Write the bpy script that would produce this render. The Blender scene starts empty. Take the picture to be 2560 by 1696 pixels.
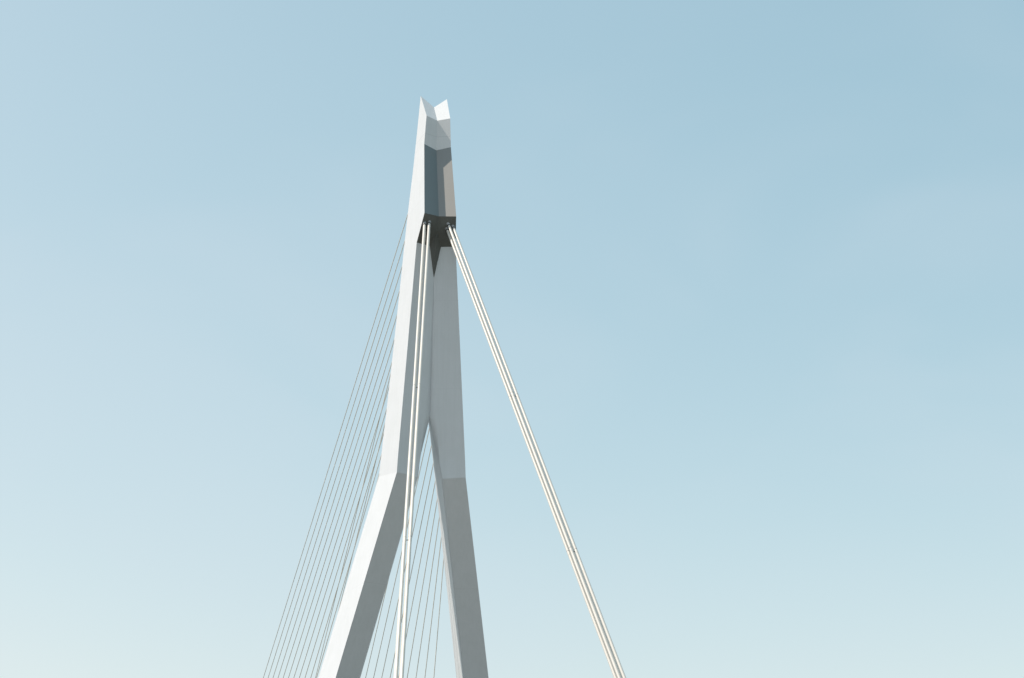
import bpy, bmesh, math
from mathutils import Vector
S = bpy.context.scene
COL = S.collection

# ------------------------------------------------------------------ camera
cd = bpy.data.cameras.new('camera'); cam = bpy.data.objects.new('camera', cd); COL.objects.link(cam)
F_PX, PITCH, YAW = 4507.728, 0.371165, 0.258933
cd.sensor_fit = 'HORIZONTAL'; cd.sensor_width = 36.0; cd.lens = 36.0 * F_PX / 2560
cd.clip_start = 0.5; cd.clip_end = 20000
cam.location = (-51.722, -242.113, 2.0)
cam.rotation_mode = 'XYZ'
cam.rotation_euler = (math.pi / 2 + PITCH, 0, -YAW)
S.camera = cam

# ------------------------------------------------------------------ light
SUN_DIR = Vector((-0.607, 0.058, 0.793)).normalized()      # towards the sun
ELEV = math.asin(SUN_DIR.z)
W = bpy.data.worlds.new('World'); S.world = W; W.use_nodes = True
nt = W.node_tree; nt.nodes.clear()
out = nt.nodes.new('ShaderNodeOutputWorld'); bg = nt.nodes.new('ShaderNodeBackground')
sky = nt.nodes.new('ShaderNodeTexSky'); sky.sky_type = 'NISHITA'; sky.sun_disc = False
sky.sun_elevation = ELEV; sky.sun_rotation = math.radians(-90 + math.degrees(math.atan2(SUN_DIR.y, -SUN_DIR.x)))
sky.altitude = 0; sky.air_density = 1.0; sky.dust_density = 2.2; sky.ozone_density = 1.0
bg.inputs['Strength'].default_value = 0.12
# the day's pale, slightly hazy sky: each channel of the physical sky goes through a soft tone curve
sep = nt.nodes.new('ShaderNodeSeparateColor'); cmb = nt.nodes.new('ShaderNodeCombineColor')
nt.links.new(sky.outputs[0], sep.inputs[0])
for ch, (gain, gam, top) in enumerate(((2.08, .90, .73), (1.41, .61, .86), (1.158, .54, .98))):
    m1 = nt.nodes.new('ShaderNodeMath'); m1.operation = 'MULTIPLY'; m1.inputs[1].default_value = .12
    m2 = nt.nodes.new('ShaderNodeMath'); m2.operation = 'POWER'; m2.inputs[1].default_value = gam
    m3 = nt.nodes.new('ShaderNodeMath'); m3.operation = 'MULTIPLY'; m3.inputs[1].default_value = gain / .12
    nt.links.new(sep.outputs[ch], m1.inputs[0]); nt.links.new(m1.outputs[0], m2.inputs[0])
    nt.links.new(m2.outputs[0], m3.inputs[0]); m4 = nt.nodes.new('ShaderNodeMath'); m4.operation = 'MINIMUM'; m4.inputs[1].default_value = top / .12
    nt.links.new(m3.outputs[0], m4.inputs[0]); nt.links.new(m4.outputs[0], cmb.inputs[ch])
# faint high haze: soft, very weak veils that lift the blue a little here and there
wtc = nt.nodes.new('ShaderNodeTexCoord'); wmp = nt.nodes.new('ShaderNodeMapping'); wmp.inputs['Scale'].default_value = (1.0, 1.0, 2.2); wmp.inputs['Location'].default_value = (5.44, 5.63, 0.59)
wno = nt.nodes.new('ShaderNodeTexNoise'); wno.inputs['Scale'].default_value = 3.2; wno.inputs['Detail'].default_value = 3; wno.inputs['Distortion'].default_value = .6
wrg = nt.nodes.new('ShaderNodeMapRange'); wrg.inputs[1].default_value = .40; wrg.inputs[2].default_value = .72; wrg.inputs[4].default_value = .20; wrg.interpolation_type = 'SMOOTHSTEP'
wmx = nt.nodes.new('ShaderNodeMix'); wmx.data_type = 'RGBA'; wmx.inputs[7].default_value = (.66 / .12, .75 / .12, .82 / .12, 1)
nt.links.new(wtc.outputs['Generated'], wmp.inputs[0]); nt.links.new(wmp.outputs[0], wno.inputs['Vector']); nt.links.new(wno.outputs['Fac'], wrg.inputs[0])
nt.links.new(wrg.outputs[0], wmx.inputs[0]); nt.links.new(cmb.outputs[0], wmx.inputs[6])
nt.links.new(wmx.outputs[2], bg.inputs['Color']); nt.links.new(bg.outputs[0], out.inputs['Surface'])
sd = bpy.data.lights.new('sun', 'SUN'); sd.energy = 5.0; sd.angle = math.radians(0.53); sd.color = (1.0, 0.89, 0.78)
sun = bpy.data.objects.new('sun', sd); COL.objects.link(sun)
sun.rotation_euler = SUN_DIR.to_track_quat('Z', 'Y').to_euler()
S.view_settings.view_transform = 'Standard'; S.view_settings.look = 'None'
S.view_settings.exposure = 0.0; S.view_settings.gamma = 1.0
S.render.engine = 'CYCLES'; S.cycles.max_bounces = 6

# ------------------------------------------------------------------ materials
def new_mat(name):
    m = bpy.data.materials.new(name); m.use_nodes = True
    n = m.node_tree; b = n.nodes['Principled BSDF']
    return m, n, b

def mixcol(n, fac, a, b, mode='MIX'):
    x = n.nodes.new('ShaderNodeMix'); x.data_type = 'RGBA'; x.blend_type = mode
    for k, v in ((0, fac), (6, a), (7, b)):
        if hasattr(v, 'links'): n.links.new(v, x.inputs[k])
        elif k == 0: x.inputs[0].default_value = v
        else: x.inputs[k].default_value = (*v, 1)
    return x.outputs[2]

def noise(n, scale, vec, detail=4, rough=.55):
    t = n.nodes.new('ShaderNodeTexNoise'); t.inputs['Scale'].default_value = scale
    t.inputs['Detail'].default_value = detail; t.inputs['Roughness'].default_value = rough
    n.links.new(vec, t.inputs['Vector']); return t.outputs['Fac']

def ramp(n, f, lo, hi, a=0.0, b=1.0):
    t = n.nodes.new('ShaderNodeMapRange'); t.inputs[1].default_value = lo; t.inputs[2].default_value = hi
    t.inputs[3].default_value = a; t.inputs[4].default_value = b
    n.links.new(f, t.inputs[0]); return t.outputs[0]

def steel(name, base, dirt, amount=.5, rough=.42, seams=(), spec=.5):
    """painted steel plate: broad mottling, downward rain streaks, weld seams at given heights"""
    m, n, b = new_mat(name)
    tc = n.nodes.new('ShaderNodeTexCoord'); obj = tc.outputs['Object']
    mp = n.nodes.new('ShaderNodeMapping'); mp.inputs['Scale'].default_value = (2.6, 2.6, .07); n.links.new(obj, mp.inputs[0])
    streak = ramp(n, noise(n, 1.0, mp.outputs[0], 6, .65), .42, .72)
    blot = ramp(n, noise(n, .35, obj, 5, .6), .4, .7)
    fine = ramp(n, noise(n, 3.0, obj, 6, .7), .35, .75)
    c = mixcol(n, 0.0, base, dirt)
    def addf(a, k, c):
        mt = n.nodes.new('ShaderNodeMath'); mt.operation = 'MULTIPLY'; n.links.new(a, mt.inputs[0]); mt.inputs[1].default_value = k
        return mixcol(n, mt.outputs[0], c, dirt)
    c = addf(streak, amount * .5, c); c = addf(blot, amount * .35, c); c = addf(fine, amount * .18, c)
    if seams:
        sp = n.nodes.new('ShaderNodeSeparateXYZ'); n.links.new(obj, sp.inputs[0])
        for z, dk in seams:
            s1 = n.nodes.new('ShaderNodeMath'); s1.operation = 'SUBTRACT'; n.links.new(sp.outputs[2], s1.inputs[0]); s1.inputs[1].default_value = z
            s2 = n.nodes.new('ShaderNodeMath'); s2.operation = 'ABSOLUTE'; n.links.new(s1.outputs[0], s2.inputs[0])
            s3 = n.nodes.new('ShaderNodeMath'); s3.operation = 'LESS_THAN'; n.links.new(s2.outputs[0], s3.inputs[0]); s3.inputs[1].default_value = .035
            c = mixcol(n, s3.outputs[0], c, tuple(v * dk for v in base))
    n.links.new(c, b.inputs['Base Color'])
    b.inputs['Roughness'].default_value = rough
    b.inputs['Specular IOR Level'].default_value = spec
    bp = n.nodes.new('ShaderNodeBump'); bp.inputs['Strength'].default_value = .12; bp.inputs['Distance'].default_value = .01
    n.links.new(noise(n, .8, obj, 3), bp.inputs['Height']); n.links.new(bp.outputs[0], b.inputs['Normal'])
    return m

WHITE = (.622, .642, .665)
M_WHITE = steel('white_painted_steel', WHITE, (.50, .525, .53), .55, seams=((130.6, .8), (118.9, .9), (103.7, .93), (90.1, .93), (62.0, .91), (48.0, .93)))
M_PANEL = steel('dark_teal_shade_panel', (.004, .052, .092), (.004, .040, .070), .6, rough=.57, seams=((118.9, .8), (122.0, .9)), spec=.5)  # head's deep shade put into the colour; the plate itself is neutral
M_PANEL.node_tree.nodes['Principled BSDF'].inputs['IOR'].default_value = 3.0   # high index strengthens the sun glint on the darkened panel
M_PANEL.node_tree.nodes['Principled BSDF'].inputs['Specular Tint'].default_value = (1.0, .90, .78, 1)  # warm tint puts sun colour into the lit strip
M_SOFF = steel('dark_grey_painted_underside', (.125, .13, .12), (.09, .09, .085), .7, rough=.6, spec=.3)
M_TUBE = steel('cream_cable_sheath', (.62, .605, .565), (.46, .44, .40), .3, rough=.4)
M_STAY = steel('pale_stay_sheath', (.90, .86, .78), (.7, .65, .57), .25, rough=.45)
M_CAP = steel('grey_socket_steel', (.36, .36, .37), (.22, .22, .22), .6, rough=.5)
M_RUB = steel('black_rubber_seal', (.03, .035, .035), (.05, .05, .05), .5, rough=.7)
M_CONC = steel('grey_concrete', (.33, .32, .29), (.2, .19, .17), .8, rough=.85)

def ground_mat(name, a, b_, scale, rough):
    m, n, b = new_mat(name); tc = n.nodes.new('ShaderNodeTexCoord')
    f = noise(n, scale, tc.outputs['Object'], 8, .6)
    n.links.new(mixcol(n, f, a, b_), b.inputs['Base Color']); b.inputs['Roughness'].default_value = rough
    bp = n.nodes.new('ShaderNodeBump'); bp.inputs['Strength'].default_value = .3
    n.links.new(noise(n, scale * 8, tc.outputs['Object'], 4), bp.inputs['Height']); n.links.new(bp.outputs[0], b.inputs['Normal'])
    return m
M_QUAY = ground_mat('quay_paving', (.16, .15, .13), (.22, .21, .185), .4, .9)
M_WATER = ground_mat('river_water', (.02, .03, .03), (.035, .045, .04), .05, .12)
M_ROAD = ground_mat('asphalt', (.045, .045, .045), (.06, .06, .06), 1.5, .9)

# ------------------------------------------------------------------ mesh helpers
def link_mesh(name, verts, faces, mat, parent=None, smooth=0, recalc=True):
    me = bpy.data.meshes.new(name); me.from_pydata([tuple(v) for v in verts], [], faces); me.update()
    bm = bmesh.new(); bm.from_mesh(me)
    bmesh.ops.remove_doubles(bm, verts=bm.verts, dist=1e-5)
    if recalc: bmesh.ops.recalc_face_normals(bm, faces=bm.faces)
    bm.to_mesh(me); bm.free()
    if smooth:
        for p in me.polygons: p.use_smooth = True
        me.set_sharp_from_angle(angle=math.radians(smooth))
    me.materials.append(mat)
    o = bpy.data.objects.new(name, me); COL.objects.link(o)
    if parent: o.parent = parent
    return o

def empty(name, loc):
    o = bpy.data.objects.new(name, None); COL.objects.link(o); o.location = loc; o.empty_display_size = 1
    return o

def tag(o, label=None, cat=None, group=None, kind=None):
    if label: o['label'] = label
    if cat: o['category'] = cat
    if group: o['group'] = group
    if kind: o['kind'] = kind
    return o

def mir(v): return (-v[0], v[1], v[2])

def revolve(a, b, prof, seg=16):
    """surface of revolution about the line a->b; prof = [(distance from a, radius)]"""
    a, b = Vector(a), Vector(b); d = (b - a).normalized()
    u = d.cross(Vector((0, 0, 1)) if abs(d.z) < .99 else Vector((1, 0, 0))).normalized(); w = d.cross(u)
    vs, fs = [], []
    for t, r in prof:
        for k in range(seg):
            an = 2 * math.pi * k / seg
            vs.append(a + d * t + (u * math.cos(an) + w * math.sin(an)) * r)
    n = len(prof)
    for i in range(n - 1):
        for k in range(seg):
            k2 = (k + 1) % seg
            fs.append((i * seg + k, i * seg + k2, (i + 1) * seg + k2, (i + 1) * seg + k))
    fs.append(tuple(range(seg))); fs.append(tuple((n - 1) * seg + k for k in range(seg)))
    return vs, fs

def box(name, lo, hi, mat, parent=None):
    x0, y0, z0 = lo; x1, y1, z1 = hi
    v = [(x0, y0, z0), (x1, y0, z0), (x1, y1, z0), (x0, y1, z0), (x0, y0, z1), (x1, y0, z1), (x1, y1, z1), (x0, y1, z1)]
    f = [(0, 3, 2, 1), (4, 5, 6, 7), (0, 1, 5, 4), (1, 2, 6, 5), (2, 3, 7, 6), (3, 0, 4, 7)]
    return link_mesh(name, v, f, mat, parent)

def interp(tab, z):                                   # tab: [(z, v)] with z falling
    if z >= tab[0][0]: return tab[0][1]
    for (z0, v0), (z1, v1) in zip(tab, tab[1:]):
        if z >= z1: return v0 + (v1 - v0) * (z0 - z) / (z0 - z1)
    return tab[-1][1]

# ------------------------------------------------------------------ setting (all of it below the picture's lower edge)
tag(box('ground', (-6000, -6000, -2.0), (6000, -52, 0.0), M_QUAY), kind='structure')
tag(link_mesh('water', [(-9000, -51.9, -1.5), (9000, -51.9, -1.5), (9000, 9000, -1.5), (-9000, 9000, -1.5)], [(0, 1, 2, 3)], M_WATER), kind='structure')
tag(box('road', (-9.0, -230, 15.304), (9.0, 300, 15.312), M_ROAD), kind='structure')

# ------------------------------------------------------------------ the pylon
def X_SIDE(y, z): return 9.570 + .149 * y - .0553 * z + .03        # outer cheek of the mast (right half)
BACK = [(139.5, .75), (126.6, 1.58), (120.1, 2.30), (115.0, 2.75), (105.9, 3.25), (92.2, 4.27), (78.4, 5.60)]
def yb(z): return interp(BACK, z)
EDGE = [(112.2, -2.89), (76.76, -2.23)]
def ye(z): return interp(EDGE, z)

pylon = empty('bridge_pylon', (0, 25, 0))
tag(pylon, 'tall white steel bridge pylon with forked top and two splayed legs', 'bridge pylon')
def P(v): return (v[0], v[1] - 25, v[2])                  # world -> pylon-local
def pmesh(name, verts, faces, mat, smooth=0, parent=None):
    return link_mesh(name, [P(v) for v in verts], faces, mat, parent or pylon, smooth)

# head ---------------------------------------------------------------
T = (2.08, .69, 138.84); K1 = (1.85, -2.93, 133.56); K2 = (2.08, -2.68, 128.77); K3 = (2.41, -5.43, 115.93)
K4 = (X_SIDE(-2.89, 112.2), -2.89, 112.2)
V0 = (0, .42, 136.96); V1 = (0, -2.18, 133.30); V2 = (0, -1.90, 128.34); V3 = (0, -4.36, 116.15); V4 = (0, -3.41, 114.12)
D = (.93, -2.20, 112.2)
hv, hf = [], []
sv, sf = [], []
def soff(m):
    for q in ((V3, K3, V4), (V4, K3, K4), (V4, K4, D)):
        i = len(sv); sv.extend(m(v) for v in q); sf.append((i, i + 1, i + 2))
def add(poly):
    i = len(hv); hv.extend(poly); hf.append(tuple(range(i, i + len(poly))))
BL = [139.2, 133.56, 128.77, 126.6, 120.1, 115.93, 112.2]
Bk = [(X_SIDE(yb(z), z), yb(z), z) for z in BL]; Bk[0] = (T[0], T[1] + .06, T[2] - .03)
Bc = [(0, yb(z) + .02, z) for z in BL]; Bc[0] = (0, V0[1] + .06, V0[2] - .03)
for m in (lambda v: v, mir):
    g = lambda *q: add([m(v) for v in q])
    g(K1, T, V0, V1); g(K2, K1, V1, V2); g(K3, K2, V2, V3)
    soff(m)
    g(T, V0, Bc[0], Bk[0])
    g(T, K1, Bk[1], Bk[0]); g(K1, K2, Bk[2], Bk[1]); g(K2, K3, Bk[5], Bk[4], Bk[3], Bk[2]); g(K3, K4, Bk[6], Bk[5])
    for i in range(len(BL) - 1): g(Bk[i], Bk[i + 1], Bc[i + 1], Bc[i])
head = pmesh('head', hv, hf, M_WHITE)
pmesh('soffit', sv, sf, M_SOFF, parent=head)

def plate(poly, n, off, th):                              # plate lying on a face, off in front of it, th thick
    n = Vector(n).normalized(); a = [Vector(p) + n * off for p in poly]; b = [p + n * th for p in a]
    k = len(poly); f = [tuple(range(k)), tuple(reversed(range(k, 2 * k)))] + [(i, (i + 1) % k, k + (i + 1) % k, k + i) for i in range(k)]
    return a + b, f
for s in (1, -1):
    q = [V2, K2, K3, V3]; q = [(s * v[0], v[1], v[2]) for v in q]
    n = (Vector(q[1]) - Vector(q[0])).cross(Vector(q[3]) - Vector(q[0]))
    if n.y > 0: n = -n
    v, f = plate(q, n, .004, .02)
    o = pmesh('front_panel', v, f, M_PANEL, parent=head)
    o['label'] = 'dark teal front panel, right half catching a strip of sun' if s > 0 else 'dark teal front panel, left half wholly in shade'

# mast: two halves side by side, each lofted down to the knee ---------
XG = [(107.65, 0), (104, .06), (101, .28), (98, .46), (95, .6), (92, .75), (89, .88), (86, 1.0), (82, 1.2), (79, 1.45), (76.6, 1.72)]   # where the rounded inner corner starts
XC = [(86.0, 0), (85.2, .16), (84, .40), (82, .80), (80, 1.2), (76.6, 1.80)]                                                       # inner wall just behind that corner
XBI = [(93, 0), (90, .4), (86.5, .98), (85.4, 1.2), (80.5, 1.94), (78.4, 2.27)]
YC = [(107.65, -1.55), (104, -1.5), (98, -1.16), (92, -.80), (88.8, -.62), (86, -.50), (82, -.15), (78, -.1)]
SL = [(112.2, .307), (107.65, .375), (104, .345), (76.6, .365)]
NF = 7
def ring(z):
    yo = ye(z); xo = X_SIDE(yo, z); m_ = interp(SL, z); xg = interp(XG, z); xc = interp(XC, z)
    yf = lambda x: yo + m_ * (xo - x)
    yc = max(interp(YC, z), yf(0)) if z > 100 else interp(YC, z)
    if z > 107.7: yc = yf(0)
    pts = [(interp(XBI, z), yb(z), z)]
    p0, p2 = (xc, yc), (xg, yf(xg)); p1 = (xc + .45 * (xg - xc), yf(xg) + .22 * (yc - yf(xg)))
    if xg < 1e-6: p2 = (1e-4, yf(0)); p1 = p2
    for i in range(NF + 1):
        t = i / NF
        pts.append(tuple((1 - t) ** 2 * a + 2 * t * (1 - t) * b + t * t * c for a, b, c in zip(p0, p1, p2)) + (z,))
    pts.append((xo, yo, z)); pts.append((X_SIDE(yb(z), z), yb(z), z))
    return pts
levels = [112.2, 110, 107.65, 105.8, 104, 102, 100, 98, 96, 94, 92, 90.5, 89, 87.5, 86, 85.2, 84, 83, 82, 81, 80, 79]
rings = [ring(z) for z in levels]
kneeF_i, kneeF_o, kneeB_o, kneeB_i = (1.74, -1.02, 76.6), (4.99, -2.23, 76.76), (6.10, 5.60, 78.3), (2.27, 5.60, 78.4)
def knee():
    p0 = (1.80, -.50, 76.65); p2 = (1.86, -1.24, 76.6); p1 = tuple(2 * c_ - .5 * (u + w) for c_, u, w in zip((1.71, -1.20, 76.6), p0, p2))
    r = [kneeB_i]
    for i in range(NF + 1):
        t = i / NF; r.append(tuple((1 - t) ** 2 * a + 2 * t * (1 - t) * b + t * t * c for a, b, c in zip(p0, p1, p2)))
    return r + [kneeF_o, kneeB_o]
KR = knee(); rings.append(KR)
mv, mf = [], []
R = len(KR)
for m in (lambda v: v, mir):
    base = len(mv)
    for r in rings: mv.extend(m(v) for v in r)
    for i in range(len(rings) - 1):
        for k in range(R):
            k2 = (k + 1) % R
            mf.append((base + i * R + k, base + i * R + k2, base + (i + 1) * R + k2, base + (i + 1) * R + k))
mast = pmesh('mast', mv, mf, M_WHITE, smooth=22)

# pointed fin under the soffit
fin_v = [V4, D, (0, -1.55, 107.5), mir(D), (0, -1.2, 112.6)]
FT = (0, -1.62, 107.4)
fin_v = [(V4[0], V4[1] - .01, V4[2]), (D[0], D[1] - .02, D[2] + .05), FT, (-D[0], D[1] - .02, D[2] + .05), (0, -1.2, 113.2)]
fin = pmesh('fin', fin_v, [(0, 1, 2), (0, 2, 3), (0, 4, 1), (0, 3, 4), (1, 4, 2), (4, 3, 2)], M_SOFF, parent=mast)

# legs -----------------------------------------------------------------
FO, FI, BO, BI = (21.94, 24.97, 0), (18.0, 25.38, 0), (23.5, 33.7, 0), (19.05, 33.7, 0)
def leg_rings():
    bot = [BI]
    p0 = (FI[0] + .08, FI[1] + .6, 0); p2 = (FI[0] + .15, FI[1] - .03, 0); p1 = tuple(2 * c_ - .5 * (u + w) for c_, u, w in zip(FI, p0, p2))
    for i in range(NF + 1):
        t = i / NF; bot.append(tuple((1 - t) ** 2 * a + 2 * t * (1 - t) * b + t * t * c for a, b, c in zip(p0, p1, p2)))
    bot += [FO, BO]
    rs = []
    for s in (0, .12, .24, .36, .5, .75, 1.0):
        rs.append([tuple(a + (b - a) * s for a, b in zip(u, w)) for u, w in zip(KR, bot)])
    return rs
for s, lab in ((-1, 'splayed left leg with a sunlit white cheek'), (1, 'splayed right leg with its front in shade')):
    lr = leg_rings(); v, f = [], []
    for r in lr: v.extend((s * q[0], q[1], q[2]) for q in r)
    for i in range(len(lr) - 1):
        for k in range(R):
            k2 = (k + 1) % R
            f.append((i * R + k, i * R + k2, (i + 1) * R + k2, (i + 1) * R + k))
    f.append(tuple((len(lr) - 1) * R + k for k in range(R)))
    o = pmesh('leg', v, f, M_WHITE, smooth=22); o['label'] = lab

# ------------------------------------------------------------------ backstays: two bundles of four thick tubes
RB = .200
TB, TC = Vector((1.436, -4.40, 115.10)), Vector((2.149, -4.42, 114.79))
TA, TD = Vector((1.33, -3.93, 114.55)), Vector((2.00, -3.94, 114.24))
BB = Vector((17.41, -65.63, 8.0)); BC = BB + Vector((.60, 0, 0)); BA = BB + Vector((-.02, 1.0, 0)); BD = BC + Vector((-.02, 1.0, 0))
LABB = {
 ('C', 1): 'thick cream backstay tube on the outer right edge of the right bundle',
 ('B', 1): 'thick cream backstay tube in the middle of the right bundle, socket highest',
 ('A', 1): 'thick cream backstay tube on the left edge of the right bundle, socket lowest',
 ('D', 1): 'backstay tube hidden behind the middle tube of the right bundle',
 ('C', -1): 'thick cream backstay tube, left of the near upright pair, with sunlit socket',
 ('B', -1): 'thick cream backstay tube, right of the near upright pair, with grey shaded socket',
 ('A', -1): 'backstay tube seen as a sliver in the gap between the upright pair',
 ('D', -1): 'backstay tube hidden behind the left tube of the upright pair'}
SOF = (Vector(K3) - Vector(V4)).cross(Vector(K4) - Vector(V4)).normalized()
def backstay(key, a, b, s):
    a = Vector((s * a.x, a.y, a.z)); b = Vector((s * b.x, b.y, b.z)); Lh = (b - a).length; d = (b - a).normalized()
    root = empty('backstay_cable', b)
    tag(root, LABB[(key, s)], 'cable', 'thick backstay tubes running from the pylon head to the ground')
    def part(name, prof, mat, par=None, sm=40):
        v, f = revolve(a, b, prof); return link_mesh(name, [q - b for q in v], f, mat, par or root, sm)
    part('tube', [(.40, RB), (Lh, RB)], M_TUBE)
    sk = part('socket', [(-1.6, .25), (-.15, .25), (.0, .262), (.34, .268), (.42, .25)], M_CAP)
    part('seal_ring', [(.42, .24), (.44, .262), (.58, .262), (.62, .235)], M_RUB, sk)
    for t in (.305, .534):
        jc = part('joint_collar', [(Lh * t - .10, RB + .002), (Lh * t - .09, RB + .008), (Lh * t - .04, RB + .008), (Lh * t - .03, RB + .002)], M_CAP)
        part('clamp_ring', [(Lh * t + .10, RB + .003), (Lh * t + .12, RB + .005), (Lh * t + .62, RB + .005), (Lh * t + .64, RB + .003)], M_TUBE)
    if key == 'C':                                  # short spacer rod to the neighbouring tube
        for t in (.305, .534):
            a2, b2 = (TB, BB) if key == 'C' else (TD, BD)
            a2 = Vector((s * a2.x, a2.y, a2.z)); b2 = Vector((s * b2.x, b2.y, b2.z))
            p = a + (b - a) * (t + .36 / Lh); q = a2 + (b2 - a2) * (t + .36 / Lh)
            v, f = revolve(p, q, [(RB * .9, .045), ((q - p).length - RB * .9, .045)], 8)
            link_mesh('spacer_rod', [x - b for x in v], f, M_RUB, root, 40)
    return root
for s in (1, -1):
    for key, a, b in (('B', TB, BB), ('C', TC, BC), ('A', TA, BA), ('D', TD, BD)): backstay(key, a, b, s)

# ------------------------------------------------------------------ front stays: sixteen pairs of thin cables
RS = .066
LABF = {}
ordn = ['outermost', 'second', 'third', 'fourth', 'fifth', 'sixth', 'seventh', 'eighth', 'ninth', 'tenth', 'eleventh', 'twelfth', 'thirteenth', 'fourteenth', 'fifteenth', 'innermost']
for i in range(1, 17):
    LABF[(i, -1)] = ('thin pale stay cable, %s from the open sky in the left fan' % ordn[i - 1]) if i > 1 else 'thin pale stay cable, outermost of the left fan and highest on the mast'
    LABF[(i, 1)] = 'thin pale right-side stay cable, %s from the top, hidden behind the left leg' % (ordn[i - 1] if i > 1 else 'first')
for k, i in enumerate(range(16, 7, -1)):
    LABF[(i, 1)] = 'thin pale stay cable between the legs, %s from the right leg at the picture\'s bottom' % (['nearest', 'second', 'third', 'fourth', 'fifth', 'sixth', 'seventh', 'eighth', 'ninth'][k])
a1, y1, z1, a16, y16, z16, qz = 1.492, 1.913, 126.508, 4.688, 7.078, 76.461, -11.993
for s in (-1, 1):
    for i in range(1, 17):
        t = (i - 1) / 15
        A = Vector((s * (a1 + (a16 - a1) * t), y1 + (y16 - y1) * t, z1 + (z16 - z1) * t + qz * t * (1 - t)))
        B = Vector((s * 9.621, 51.356 + 15.122 * (16 - i), 15.547))
        d = (B - A).normalized(); k = 0
        def back_y(z): return yb(z) if z > 78.3 else 5.6 + .3715 * (78.3 - z)
        p = A.copy()
        for _ in range(400):                               # slide the upper end up to the mast's rear face
            if p.y < back_y(p.z) - .05: break
            p -= d * .05
        A = p; Lh = (B - A).length
        root = empty('stay_cable', B)
        tag(root, LABF[(i, s)], 'cable', 'thin stay cables fanning from the mast to the deck')
        v, f = revolve(A, B, [(0, RS), (Lh, RS)], 10); link_mesh('cable', [x - B for x in v], f, M_STAY, root, 50)
        v, f = revolve(A, B, [(-.3, .15), (1.3, .15), (1.45, .11), (1.5, RS + .005)], 10); link_mesh('anchor_sleeve', [x - B for x in v], f, M_WHITE, root, 40)

# ------------------------------------------------------------------ deck and anchorages, below the picture
deck = empty('bridge_deck', (0, 0, 12))
tag(deck, 'long steel bridge deck below the picture, carrying the stay cables', 'bridge deck')
dv = lambda lo, hi: ((lo[0], lo[1], lo[2] - 12), (hi[0], hi[1], hi[2] - 12))
box('slab', *dv((-10.4, -230, 14.6), (10.4, 300, 15.3)), M_CONC, deck)
for s in (-1, 1):
    box('edge_girder', *dv((min(s * 8.6, s * 10.2), -230, 12.6), (max(s * 8.6, s * 10.2), 300, 14.598)), M_WHITE, deck)
for s in (-1, 1):
    b_ = box('anchor_block', (min(s * 15.4, s * 20), -70, .002), (max(s * 15.4, s * 20), -60, 8.6), M_CONC)
    tag(b_, 'grey concrete anchor block holding the %s bundle of backstays' % ('right' if s > 0 else 'left'), 'anchor block', 'backstay anchor blocks')
tag(box('pier', (-27, 22, -3), (27, 37, -.01), M_CONC), 'broad grey concrete pier under the pylon legs', 'pier')
